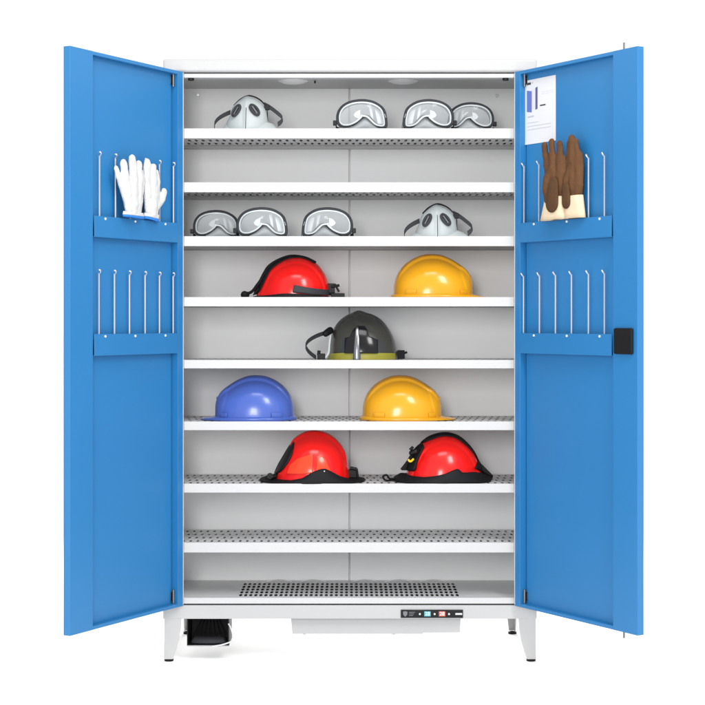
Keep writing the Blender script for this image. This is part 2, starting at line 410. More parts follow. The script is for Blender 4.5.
# ---------------------------------------------------------------- doors
class Door:
    def __init__(s, side, hx, hy, ux, uy):
        s.side = side; L = math.hypot(ux, uy); s.U = Vector((ux / L, uy / L)); s.H = Vector((hx, hy))
        s.N = Vector((-s.side * -1 * s.U.y, s.side * -1 * s.U.x)) if False else (Vector((-s.U.y, s.U.x)) if side < 0 else Vector((s.U.y, -s.U.x)))
        s.rot = math.atan2(s.U.y, s.U.x); s.sg = 1 if side < 0 else -1      # local y * sg = towards the inner side
    def px(s, x, y, wv=0):
        """ray through a photo pixel -> (u, z) on the plane wv in front of the door's rim"""
        dx = (x - 350) * S
        a = s.H + s.N * wv
        # a.x + u*U.x = t*dx ; a.y + u*U.y = -D + t*D
        det = s.U.x * D - dx * s.U.y      # solve [U.x -dx; U.y -D][u t] = [-a.x; -D-a.y]
        r1, r2 = -a.x, -D - a.y
        den = s.U.x * (-D) - (-dx) * s.U.y
        u = (r1 * (-D) - (-dx) * r2) / den; t = (s.U.x * r2 - s.U.y * r1) / den
        return u, ZC + t * (320 - y) * S
    def world(s, u, z, wv): p = s.H + s.U * u + s.N * wv; return Vector((p.x, p.y, z))
HY = -.024
doors = {-1: Door(-1, fx(184), HY, -87, -158), 1: Door(1, fx(514), HY, 96, -156)}
ZT, ZB = fz(73), fz(604.6)
def make_door(d, xo, xs, xh):
    sg = d.sg; RD = -.022
    L = d.px(xo, 320)[0]; us = d.px(xs, 320)[0]; uh = d.px(xh, 320)[0]
    def bx(mb, u0, u1, w0, w1, z0, z1):
        y0, y1 = sorted((w0 * sg, w1 * sg)); return mb.box(u0, u1, y0, y1, z0, z1)
    rim = .011
    body = MB()
    bx(body, uh + .0085, L, RD - .002, RD, ZB, ZT)                            # skin
    bx(body, uh + .0065, uh + .0083, RD - .0128, RD - .0002, ZB, ZT)          # shadow groove beside the hinge stile
    bx(body, 0, uh + .0081, RD - .0150, RD - .0130, ZB, ZT)
    bx(body, us, L, RD + .0003, 0, ZB, ZT)                                  # hollow stile at the free edge
    bx(body, 0, uh, RD - .0128, -.0006, ZB, ZT)                              # hinge stile
    bx(body, uh + .0002, us - .0002, RD + .0003, -.0012, ZT - rim, ZT - .0002)       # top rim
    bx(body, uh + .0002, us - .0002, RD + .0003, -.0012, ZB, ZB + rim)       # bottom rim
    o = body.build("door", M['blue'], cab, bevel=.0036, loc=(d.H.x, d.H.y, 0), rot=d.rot)
    # hinges
    for zz in (fz(82), fz(594)):
        h = MB(); h.tube([(uh + .006, sg * (RD + .008), zz - .022), (uh + .006, sg * (RD + .008), zz + .022)], .004, 12)
        h2 = bx(h, uh + .001, uh + .013, RD + .0005, RD + .003, zz - .014, zz + .014).build("hinge", M['chrome'], o, bevel=.0006)
    return o, L, us, uh, bx, RD
def hook(u, z0, z1, sg, wv, flip):
    P = [(u, sg * wv, z0), (u, sg * wv, (z0 + z1) / 2), (u, sg * wv, z1 - .012)]
    for a in range(0, 200, 25):
        P.append((u + flip * .0048 * (1 - math.cos(R(a))) * .6, sg * (wv + .0052 * math.sin(R(a)) + .002), z1 - .012 + .010 * math.sin(R(min(a, 150)) * .6)))
    return MB().tube(P, .0026, 8)
for side, xo, xs, xh, rods_u, rods_l in ((-1, 70, 93, 178, [100, 116, 131, 146, 160, 174], [99.5, 115, 130, 145.6, 160, 173.7]),
                                          (1, 637.5, 613, 520, [523.5, 538.5, 555, 571.5, 588, 604], [523, 539, 555, 571, 588, 604])):
    d = doors[side]; o, L, us, uh, bx, RD = make_door(d, xo, xs, xh); sg = d.sg
    ua, ub = uh + .004, us - .005
    for (ya, yb, tops, rods) in ((224, 243.5, 164, rods_u), (333, 353, 273, rods_l)):
        za, zb = fz(yb), fz(ya)
        rl = MB(); bx(rl, ua, ub, .0, .0018, za, zb); bx(rl, ua, ub, RD + .0006, -.0002, za, za + .0018)
        ro = rl.build("tool_rail", M['blue'], o, bevel=.0008)
        for fr in (.16, .53, .88):
            u = ua + (ub - ua) * fr; MB().disc((u, sg * .0019, zb - .007), (0, sg, 0), .0036, .002, 12).build("tool_rail_screw", M['white'], o)
        for xr in rods:
            u = d.px(xr, 320, -.008)[0]
            hook(u, za + .004, fz(tops), sg, -.010, 1 if side < 0 else -1).build("hook_rod", M['zinc'], o)
    if side > 0:
        # latch plate on the free stile and lock rod ends
        u0, z1 = d.px(615.5, 328, 0); u1, z0 = d.px(634, 354.5, 0)
        u0, u1 = sorted((u0, u1))
        lt = MB(); bx(lt, u0, u1, .0003, .010, z0, z1); lo = lt.build("latch_plate", M['rubber'], o, bevel=.0055)
        rr = MB(); u = d.px(624, 47, -.01)[0]
        rr.tube([(u, sg * -.010, ZT + .0005), (u, sg * -.010, ZT + .021)], .003, 10); rr.build("lock_rod", M['dim'], o)
        rr = MB(); rr.tube([(u, sg * -.010, ZB - .019), (u, sg * -.010, ZB - .0005)], .003, 10); rr.build("lock_rod", M['dim'], o)

# ---------------------------------------------------------------- instruction sheet on the right door
d = doors[1]; sg = d.sg
WP = -.0212
ul, zl = d.px(525, 81, WP); ur, _ = d.px(555.7, 80, WP); zbm = d.px(525, 145, WP)[1]
doc = thing("instruction_sheet", d.world(ul, zbm, WP), "white printed instruction sheet with a small blue cabinet picture on the right door", "paper", rot=d.rot)
Wd, Hd = ur - ul, zl - zbm
MB().box(0, Wd, -.0004, 0.0004, 0, Hd).build("sheet", M['paper'], doc)
def pr(a, b2, c, e, m_, nm, sl=0):
    x0, x1, z0, z1 = a * Wd, b2 * Wd, (1 - e) * Hd, (1 - c) * Hd
    y0, y1 = sorted((sg * .0005, sg * .0009))
    v = [(x0, y, z0) for y in (y0, y1)] + [(x1, y, z0 + sl) for y in (y0, y1)] + [(x1, y, z1 + sl) for y in (y0, y1)] + [(x0, y, z1) for y in (y0, y1)]
    return MB().add(v, [(0, 2, 4, 6), (1, 7, 5, 3), (0, 1, 3, 2), (4, 5, 7, 6), (2, 3, 5, 4), (0, 6, 7, 1)]).build(nm, m_, doc, smooth=False)
pr(.07, .20, .04, .075, M['ink'], "printed_mark"); pr(.23, .28, .045, .06, M['greyink'], "printed_line")
pc = pr(.07, .23, .16, .49, M['pblue'], "printed_picture", sl=-.004); pr(.24, .34, .15, .46, M['plilac'], "printed_picture"); pr(.35, .42, .14, .48, M['pnavy'], "printed_picture", sl=.003)
pr(.50, .68, .415, .435, M['ink'], "printed_line"); pr(.10, .30, .565, .585, M['greyink'], "printed_line", sl=.001)
for c in (.665, .72, .772): pr(.08, .45 if c < .7 else .85, c, c + .006, M['greyink'], "printed_line")
for c in (.22, .25): pr(.55, .92, c, c + .004, M['plilac'], "printed_line")

# ---------------------------------------------------------------- gloves
_t = bpy.data.textures.new("cloth_folds", 'CLOUDS'); _t.noise_scale = .022; _t.noise_depth = 2
_t2 = bpy.data.textures.new("leather_folds", 'CLOUDS'); _t2.noise_scale = .03; _t2.noise_depth = 3
REM = [('REMESH', dict(mode='VOXEL', voxel_size=.0028, use_smooth_shade=True)), ('SMOOTH', dict(factor=.5, iterations=4)), ('DISPLACE', dict(texture=_t, texture_coords='LOCAL', strength=.0055, mid_level=.5)), ('SMOOTH', dict(factor=.4, iterations=1))]
def glove(name, d, wv, chains, flat, mt, label, cat, group, org):
    slim = .86 if mt is M['leather'] else .95
    uo, zo = d.px(*org, wv)
    root = thing(name, d.world(uo, zo, wv), label, cat, group, rot=d.rot)
    g = MB()
    for pts, rs, dw in chains:
        P = []
        for (x, y) in pts:
            u, z = d.px(x, y, wv); P.append((u - uo, d.sg * dw, z - zo))
        k = S / 1.0
        g.capsule(P, [r * S * slim for r in rs], 14, (1, flat))
    o = g.build("hand_body", mt, root, smooth=True, mods=REM)
    if mt is M['leather']: o.modifiers['displace'].texture = _t2; o.modifiers['displace'].strength = .0065
    return root, uo, zo
d = doors[-1]
# photo outlines: fingers stand up over the rods, cuffs hang at the rail
def cuff(d, wv, root, uo, zo, xa, xb, ya, yb, y2a, y2b, xa2, xb2, th, m_, nm, dw=0, drop=0):
    """flattened sleeve between an upper edge (xa..xb at ya/yb) and a lower edge (xa2..xb2 at y2a/y2b)"""
    rows = []
    for f in (0, .25, .5, .75, 1):
        row = []
        n = 28
        for i in range(n):
            q = 2 * math.pi * i / n; c, s_ = math.cos(q), math.sin(q)
            tt = (c + 1) / 2
            x_ = (xa + (xb - xa) * tt) * (1 - f) + (xa2 + (xb2 - xa2) * tt) * f
            y_ = (ya + (yb - ya) * tt) * (1 - f) + (y2a + (y2b - y2a) * tt) * f
            u, z = d.px(x_, y_, wv)
            row.append((u - uo, d.sg * (dw + th * s_ * (1 + .12 * math.sin(3 * q + f))), z - zo))
        rows.append(row)
    return MB().grid(rows, cu=True).build(nm, m_, root, mods=[('SOLIDIFY', dict(thickness=.002))])
def tongue(d, wv, root, uo, zo, pts, r_, dw, m_, nm, flat=.35):
    P = []
    for (x, y) in pts:
        u, z = d.px(x, y, wv); P.append((u - uo, d.sg * dw, z - zo))
    return MB().capsule(P, [q * S for q in r_], 18, (1, flat)).build(nm, m_, root, mods=REM[:2])
A = [([(128.6, 210), (127, 192), (124.6, 177), (123.2, 163.5)], [5.6, 6.2, 5.3, 4.6], 0.001),
     ([(132, 210.5), (132.4, 192), (132.2, 174), (131.2, 159.2)], [6.0, 6.6, 5.7, 5.0], 0.004),
     ([(136, 211), (138, 192), (138.8, 177), (138.4, 165)], [6.0, 6.2, 5.5, 4.6], 0.001),
     ([(138, 212), (140.6, 196), (142.4, 183), (142.2, 173)], [5.4, 5.2, 4.4, 3.6], -.004),
     ([(129, 206), (124.8, 190), (119.6, 177), (116.6, 168)], [5.2, 5.0, 3.9, 2.8], -.003)]
gr, uo, zo = glove("glove", d, .016, A, .62, M['knit'], "white knitted glove with blue hem on left door, left one of the pair", "glove", "white gloves on the left door", (133, 220))
cuff(d, .016, gr, uo, zo, 123.4, 142.6, 211, 213.4, 214.3, 217, 123, 143.4, .0135, M['knit'], "cuff")
cuff(d, .016, gr, uo, zo, 122.9, 143.5, 214.5, 217.1, 216.4, 219.4, 123.2, 143.4, .0138, M['hem'], "hem")
B = [([(148.8, 211.5), (147.6, 194), (146.6, 178), (146.8, 163)], [5.6, 6.0, 5.3, 4.8], 0.001),
     ([(151.4, 212.5), (152, 194), (152, 180), (152, 167.5)], [6.0, 6.2, 5.4, 4.6], 0.005),
     ([(154, 213.5), (155.6, 197), (156.4, 184), (156.2, 173)], [5.4, 5.6, 4.8, 3.8], 0.001),
     ([(154.6, 211), (157.2, 200), (158.4, 189), (158.2, 180)], [5.0, 4.8, 3.9, 3.1], -.004),
     ([(152.6, 211), (157, 204), (161.6, 198), (164, 192)], [5.0, 5.4, 5.0, 4.3], 0.001)]
gr, uo, zo = glove("glove", d, .006, B, .6, M['knit'], "white knitted glove with thumb stuck out to the right, right one of the pair", "glove", "white gloves on the left door", (151, 222))
cuff(d, .006, gr, uo, zo, 144.4, 158.4, 212.6, 215.2, 216, 219.6, 144, 158.2, .0122, M['knit'], "cuff")
cuff(d, .006, gr, uo, zo, 143.9, 158.3, 216.1, 219.7, 218.6, 222.4, 144.4, 158, .0125, M['hem'], "hem")
d = doors[1]
A = [([(552.6, 200), (550.4, 184), (547.4, 164), (544.8, 146)], [5.8, 6.2, 5.6, 4.2], .001),
     ([(555, 200), (555, 184), (554, 160), (552.8, 142)], [6.4, 6.6, 5.6, 4.2], .005),
     ([(558.4, 200), (559.6, 184), (560.6, 162), (560, 144.5)], [6.0, 6.6, 6.0, 4.6], .001),
     ([(559, 200), (561, 186), (563, 170), (562.8, 158)], [5.0, 5.2, 4.6, 3.5], -.005),
     ([(551, 201), (549, 190), (550, 178), (554.4, 168)], [4.8, 5.4, 5.0, 3.6], .013)]
gr, uo, zo = glove("glove", d, .018, A, .6, M['leather'], "brown leather work glove with spread fingers and cream cuff hung beside the paper sheet", "glove", "brown gloves on the right door", (553, 221))
cuff(d, .018, gr, uo, zo, 546.8, 563.4, 197, 196, 221, 218.6, 541.2, 565, .0195, M['canvas'], "cuff")
tongue(d, .018, gr, uo, zo, [(558.4, 184), (557.6, 195), (556.8, 203.6)], [6.8, 8.4, 9.2], .0195, M['leather2'], "wrist_patch", .3)
B = [([(570.6, 198), (570.4, 182), (569.4, 162), (569.8, 144)], [5.4, 5.8, 5.4, 4.2], .001),
     ([(573.6, 198), (574, 182), (573.4, 158), (572.8, 138.5)], [6.2, 6.4, 5.8, 4.8], .005),
     ([(576, 198), (577.4, 182), (578, 160), (576.2, 142)], [6.0, 6.4, 5.6, 4.3], .001),
     ([(577, 198), (579, 186), (580, 168), (579, 154)], [5.2, 5.4, 4.6, 3.6], -.004),
     ([(570.6, 198), (568.4, 190), (568.6, 180), (571.6, 170)], [4.4, 5.0, 4.6, 3.6], .011)]
gr, uo, zo = glove("glove", d, .006, B, .6, M['leather'], "brown leather work glove with fingers held together, right one of the brown pair", "glove", "brown gloves on the right door", (575, 219))
cuff(d, .006, gr, uo, zo, 566.6, 582.4, 197, 194.6, 219, 217.4, 565.4, 585, .018, M['canvas'], "cuff")
tongue(d, .006, gr, uo, zo, [(570.4, 188), (570.8, 197), (570.8, 203)], [5.6, 6.2, 6.2], .0185, M['leather2'], "wrist_patch", .3)

# ================================================================ domes (helmets, masks)
class Dome:
    """shell whose side view is a traced outline; pts in metres (x, z), centred so that z = 0 is the rim"""
    def __init__(s, pts, B, p=1.0, q=1.0):
        s.q = q
        P = [Vector((a, b2)) for a, b2 in pts]; P = catmull([(q.x, q.y, 0) for q in P], 10)
        s.B = B; s.p = p
        pol = sorted((math.atan2(max(q.y, 0), q.x), math.hypot(q.x, max(q.y, 0))) for q in P)
        s.pol = pol
        N = 180; base = [s.Rr(math.pi * i / N) for i in range(N + 1)]; sm = base[:]
        for _ in range(3):
            ext = sm[1:26][::-1] + sm + sm[-26:-1][::-1]
            sm = [sum(ext[i:i + 51]) / 51 for i in range(N + 1)]
        s.sm = sm
    def Rf(s, a, f):
        """outline radius, eased to a smooth one away from the crown line so that the sides stay fair"""
        q = max(0, min(180, a / math.pi * 180)); i = min(179, int(q)); rs = s.sm[i] + (s.sm[i + 1] - s.sm[i]) * (q - i)
        w_ = f ** 3
        return s.Rr(a) * w_ + rs * (1 - w_)
    def Rr(s, a):
        pol = s.pol
        if a <= pol[0][0]: return pol[0][1]
        for (a0, r0), (a1, r1) in zip(pol, pol[1:]):
            if a <= a1: return r0 + (r1 - r0) * ((a - a0) / (a1 - a0) if a1 > a0 else 0)
        return pol[-1][1]
    def pt(s, a, al, off=0):
        f = max(0, math.cos(al)) ** s.p; r = s.Rf(a, f) * f
        q = Vector((r * math.cos(a), s.B * math.copysign(abs(math.sin(al)) ** s.q, al), r * math.sin(a)))
        if off: 
            n = Vector((q.x / .13 ** 2, q.y / s.B ** 2, q.z / .14 ** 2)); n.normalize(); q += n * off
        return q
    def y(s, x, z):
        r = math.hypot(x, z); a = math.atan2(max(z, 0), x); f = r / s.Rr(a)
        if f < 1:
            for _ in range(12): f = .5 * f + .5 * min(1, r / s.Rf(a, min(1, f)))
        if f >= 1: return 0.0
        return s.B * math.sqrt(max(0, 1 - f ** (2 / s.p))) ** s.q
    def shell(s, ridge=None, na=72, nb=56):
        rows = []
        for j in range(nb + 1):
            al = -math.pi / 2 * .999 + math.pi * .999 * j / nb
            rows.append([s.pt(math.pi * i / na, al, ridge(math.pi * i / na, al) if ridge else 0) for i in range(na + 1)])
        return MB().grid(rows)
    def patch(s, mb, low, up, off=.003, n=24, m_=8, side=-1, smooth=True):
        if smooth:
            low = [(q.x, q.y) for q in catmull([(a, b2, 0) for a, b2 in low], 6)]; up = [(q.x, q.y) for q in catmull([(a, b2, 0) for a, b2 in up], 6)]
        lo = resamp(low, n); hi = resamp(up, n); rows = []
        for i in range(m_ + 1):
            t = i / m_; row = []
            for a, b2 in zip(lo, hi):
                x = a[0] + (b2[0] - a[0]) * t; z = a[1] + (b2[1] - a[1]) * t
                row.append((x, side * (s.y(x, z) + (off(i / m_, x, z) if callable(off) else off)), z))
            rows.append(row)
        return mb.grid(rows)
def resamp(pl, n):
    P = [Vector((a, b2, 0)) for a, b2 in pl]; ds = [0]
    for a, b2 in zip(P, P[1:]): ds.append(ds[-1] + (b2 - a).length)
    out = []
    for i in range(n + 1):
        t = ds[-1] * i / n; j = 0
        while j < len(ds) - 2 and t > ds[j + 1]: j += 1
        f = (t - ds[j]) / max(1e-9, ds[j + 1] - ds[j]); q = P[j].lerp(P[j + 1], min(1, f)); out.append((q.x, q.y))
    return out
SOL = lambda t: [('SOLIDIFY', dict(thickness=t, offset=0))]

def conv(scale, xc, yb, d=.16):
    k = S * kk(d) / scale
    return lambda pts: [((x - xc) * k, (yb - y) * k) for x, y in pts]
def sstep(a, b2, x):
    t = max(0, min(1, (x - a) / (b2 - a))); return t * t * (3 - 2 * t)

# ---------------------------------------------------------------- hard hats
def hard_hat(loc, face, m_, label):
    """visor towards +x when face = 1, towards -x when face = -1"""
    c = conv(6.13, 325, 322)
    out = c([(565, 322), (566, 270), (562, 210), (540, 160), (490, 115), (430, 78), (370, 55), (310, 50), (250, 58), (190, 85), (140, 125), (105, 175), (88, 230), (84, 280), (84, 322)])
    RH = .0078
    shr = []
    for x, z in out:
        a = math.atan2(max(z, 0), x); L_ = math.hypot(x, z); f = sstep(.40, .85, a) * (1 - sstep(2.2, 2.8, a)); q = (L_ - RH * f) / L_
        shr.append((x * q, z * q))
    dm = Dome(shr, .108, .84, .88)
    root = thing("hard_hat", loc, label, "hard hat", "hard hats on the shelves")
    def ridge(a, al):
        q = dm.pt(a, al); y = abs(q.y); f = sstep(.40, .85, a) * (1 - sstep(2.2, 2.8, a))
        o = RH * f * (1 - sstep(.040, .048, y))
        xl = q.x - (xfr[0] + (xfr[1] - xfr[0]) * (q.z - zfr[0]) / (zfr[1] - zfr[0]))
        o += .0022 * sstep(-.003, .003, xl) * sstep(.02, .04, y)
        return o
    (f0, f1) = c([(478, 120), (522, 285)]); xfr = (f0[0], f1[0]); zfr = (f0[1], f1[1])
    sh = dm.shell(ridge, 120, 120)
    mx = lambda P: P if face > 0 else [(-x, y, z) for x, y, z in P]
    sh.v = mx(sh.v); so = sh.build("shell", m_, root, angle=80)
    # brim all round, peak at the front
    n = 72; rows = []
    a0, a1 = dm.Rr(0), dm.Rr(math.pi)
    prof = [(-.002, .017), (.001, .0135), (.0055, .0125), (.0085, .010), (.0095, .006), (.0085, .002), (.006, .0005), (-.004, .0005)]
    for off, z in prof:
        row = []
        for i in range(n):
            q = 2 * math.pi * i / n; cx = math.cos(q); sy = math.sin(q)
            e = .86
            ax = (a0 if cx > 0 else a1) * math.copysign(abs(cx) ** .84, cx); yy = dm.B * math.copysign(abs(sy) ** .88, sy)
            pk = max(0, cx) ** 2.2 * .041 if off > 0 else 0
            if off > 0: pk *= off / .0095
            L_ = math.hypot(ax, yy); row.append((ax + ax / L_ * off + pk, yy + yy / L_ * off, z * (1 - .45 * min(1, pk / .03))))
        rows.append(row)
    br = MB().grid(rows, cu=True); br.v = mx(br.v); br.build("brim", m_, root, angle=60)
    # accessory slots on both sides and the front stop
    for sd in (-1, 1):
        for (xa, xb, za, zb_) in ((152, 214, 300, 270), (482, 522, 300, 272)):
            q = c([(xa, za), (xb, zb_)]); x0, z0 = q[0]; x1, z1 = q[1]
            g = MB(); rows = []
            for z in (z0, (z0 + z1) / 2, z1):
                rows.append([(x0 + (x1 - x0) * i / 6, sd * (dm.y(x0 + (x1 - x0) * i / 6, z) + .0055 - (.003 if z == z0 else 0)), z) for i in range(7)])
            g.grid(rows); g.v = mx(g.v)
            g.build("accessory_slot", m_, root, mods=[('SOLIDIFY', dict(thickness=.006, offset=0)), ('BEVEL', dict(width=.0012, segments=2))])
    q = c([(532, 165), (562, 215)]); zt = q[0][1]; xx = q[1][0]
    g = MB(); g.box(xx - .018, xx - .002, -.016, .016, zt - .030, zt - .008); g.v = mx(g.v); g.build("front_badge", m_, root, bevel=.004)
    return root
def spot(xpx, t, d):
    k = kk(d); return ((xpx - 350) * S * k, d, fz(t) - .0028)
KX = 325 / 6.13 + 380
hard_hat(spot(KX, 297, .16), 1, M['yellow'], "yellow hard hat beside a red helmet, upper of the two yellow hard hats")
hard_hat(spot(195 + (391 / 5.875) - 10 + 3.2, 421.6, .15), -1, M['hblue'], "blue hard hat, the only blue one, facing left on a perforated shelf")
hard_hat(spot(KX - 31.2, 421.6, .15), 1, M['yellow'], "yellow hard hat beside the blue one, lower of the two yellow hard hats")

# ---------------------------------------------------------------- red helmets
def skirt(dm, low_x0, low_x1, low_z, up, Bb, name, m_, root, n=48, off=.004, th=.005):
    mb = MB(); U = resamp(up, n); xm = (low_x0 + low_x1) / 2; a = (low_x1 - low_x0) / 2
    for sd in (-1, 1):
        rows = []
        lows = []
        for i in range(n + 1):
            x = low_x0 + (low_x1 - low_x0) * i / n
            lows.append((x, Bb * math.sqrt(max(0, 1 - ((x - xm) / a) ** 2)) ** .8, low_z))
        ups = [(x, min(dm.y(x, z) + off, 1) if dm.y(x, z) > 0 else 0.3 * lows[i][1] * 0, z) for i, (x, z) in enumerate(U)]
        for j in range(9):
            t = j / 8; b_ = math.sin(t * math.pi) * .006
            rows.append([(l[0] + (u_[0] - l[0]) * t, sd * (l[1] + (u_[1] - l[1]) * t + b_ * .6), l[2] + (u_[2] - l[2]) * t) for l, u_ in zip(lows, ups)])
        mb.grid(rows)
    return mb.build(name, m_, root, angle=60, mods=SOL(th))

# A: upper shelf, black trim over the crown, goggle strap
def red_a(loc):
    root = thing("safety_helmet", loc, "red safety helmet with black crown trim and side strap, beside the upper yellow hard hat", "helmet", "red helmets on the shelves")
    c = conv(6.13, 370, 325)
    dm = Dome(c([(574, 325), (576, 270), (570, 220), (548, 170), (505, 115), (450, 80), (390, 68), (320, 78), (250, 110), (205, 150), (180, 200), (155, 260), (135, 300), (126, 325)]), .104, .92)
    ra = lambda a, al: -.0045 * sstep(.050, .056, abs(dm.B * math.sin(al)))
    dm.shell(ra, 100, 90).build("shell", M['red'], root, angle=80)
    g = MB()
    for sd in (-1, 1):
        dm.patch(g, c([(110, 306), (150, 285), (190, 212), (225, 148), (290, 98), (350, 78), (420, 80), (492, 112)]), c([(112, 300), (135, 240), (172, 165), (205, 118), (270, 78), (345, 56), (430, 66), (498, 97)]), .004, 48, 4, sd)
    g.build("crown_trim", M['rubber'], root, mods=SOL(.006), angle=70)
    g = MB()
    for sd in (-1, 1):
        dm.patch(g, c([(108, 325), (250, 325), (400, 325), (574, 325)]), c([(112, 312), (220, 306), (300, 298), (400, 300), (574, 312)]), .006, 40, 4, sd)
    g.build("rim_guard", M['rubber'], root, mods=SOL(.004))
    g = MB(); dm.patch(g, c([(360, 290), (430, 298), (500, 305), (590, 306)]), c([(368, 246), (430, 258), (500, 268), (590, 275)]), .008, 30, 4, -1)
    g.build("goggle_strap", M['strap'], root, mods=SOL(.004))
    q = c([(62, 306), (120, 262), (150, 240)])
    g = MB(); g.capsule([(q[0][0], -.03, .012), (q[0][0], .03, .012)], [.013, .013], 12)
    g.tube(catmull([(q[0][0], -.02, .014), (q[1][0] - .008, -.025, q[1][1] - .012), (q[1][0] + .01, -.03, q[1][1] + .01), (q[2][0] + .01, -.03, q[2][1] + .02)], 6), .005, 8)
    g.build("chin_pad", M['rubber'], root)
    q = c([(590, 255), (640, 245), (612, 300), (672, 312)])
    g = MB(); g.box(q[0][0] - .012, q[0][0] + .012, -.02, .015, q[0][1] - .02, q[0][1] + .012)
    g.tube([(q[0][0], -.018, q[0][1]), (q[1][0], -.022, q[1][1])], .005, 8); g.tube([(q[0][0] + .012, -.018, q[0][1] + .01), (q[0][0] + .026, -.02, q[0][1] - .016)], .004, 8)
    g.box(q[2][0] - .012, q[3][0], -.026, .006, q[3][1] - .003, q[2][1] + .004)
    g.build("strap_buckle", M['black'], root, bevel=.002)
red_a(spot(235 + 370 / 6.13, 297, .16))

# B: lower shelf left, black front plate and waved skirt
def red_b(loc):
    root = thing("safety_helmet", loc, "red safety helmet with embossed orange side panels and a waved black brim", "helmet", "red helmets on the shelves")
    c = conv(6.13, 350, 340)
    dm = Dome(c([(580, 340), (578, 300), (568, 240), (545, 170), (505, 110), (450, 65), (390, 45), (330, 45), (280, 65), (240, 95), (210, 140), (170, 210), (130, 285), (115, 340)]), .110, .95)
    def ridge(a, al):
        y = abs(dm.B * math.sin(al)); return .0065 * (1 - sstep(.024, .031, y)) * sstep(.35, .8, a) * (1 - sstep(2.0, 2.3, a))
    dm.shell(ridge, 90, 80).build("shell", M['red'], root, angle=80)
    g = MB()
    for sd in (-1, 1): dm.patch(g, c([(128, 292), (165, 270), (205, 220), (232, 165), (243, 95)]), c([(118, 290), (140, 240), (175, 180), (205, 130), (238, 85)]), .004, 30, 6, sd)
    g.build("front_plate", M['black'], root, mods=SOL(.007))
    for sd in (-1, 1):
        g = MB(); dm.patch(g, c([(205, 282), (280, 280), (358, 274)]), c([(222, 232), (270, 190), (358, 162)]), .0025, 24, 8, sd, False)
        g.build("side_inlay", M['orange'], root, mods=[('SOLIDIFY', dict(thickness=.009, offset=0)), ('BEVEL', dict(width=.002, segments=3))])
        g = MB(); dm.patch(g, c([(380, 268), (420, 262), (462, 262)]), c([(384, 180), (412, 172), (434, 196)]), .0025, 24, 8, sd, False)
        g.build("side_inlay", M['orange'], root, mods=[('SOLIDIFY', dict(thickness=.006, offset=0)), ('BEVEL', dict(width=.0015, segments=2))])
    up = c([(40, 324), (85, 308), (140, 322), (230, 322), (300, 306), (350, 272), (400, 252), (430, 248), (465, 266), (520, 300), (575, 322), (620, 316), (665, 324)])
    q = c([(30, 340), (675, 340)])
    skirt(dm, q[0][0], q[1][0], .002, up, .119, "brim", M['rubber'], root)
    q = c([(98, 300), (600, 280), (428, 262)])
    g = MB()
    for i in (0,):
        g.tube([(q[0][0], -.058, q[0][1]), (q[0][0], -.046, q[0][1])], .010, 18); g.tube([(q[0][0], -.060, q[0][1]), (q[0][0], -.056, q[0][1])], .005, 14)
        g.capsule([(q[0][0] + .006, -.05, q[0][1] - .004), (q[0][0] + .03, -.03, q[0][1] + .002)], [.009, .009], 10)
    g.build("visor_knob", M['gloss'], root)
    g = MB(); x, z = q[1]
    g.box(x - .016, x + .012, -.02, .02, z - .020, z + .006); g.tube([(x - .01, -.02, z + .012), (x + .012, -.02, z + .008)], .006, 8); g.tube([(x + .012, -.022, z + .010), (x + .016, -.02, z - .022)], .004, 8)
    g.build("strap_buckle", M['black'], root, bevel=.002)
    MB().disc((q[2][0], -(dm.y(*q[2]) + .0085), q[2][1]), (0, -1, 0), .0022, .002, 12).build("rivet", M['steel'], root)
red_b(spot(255 + 350 / 6.13, 484, .13))

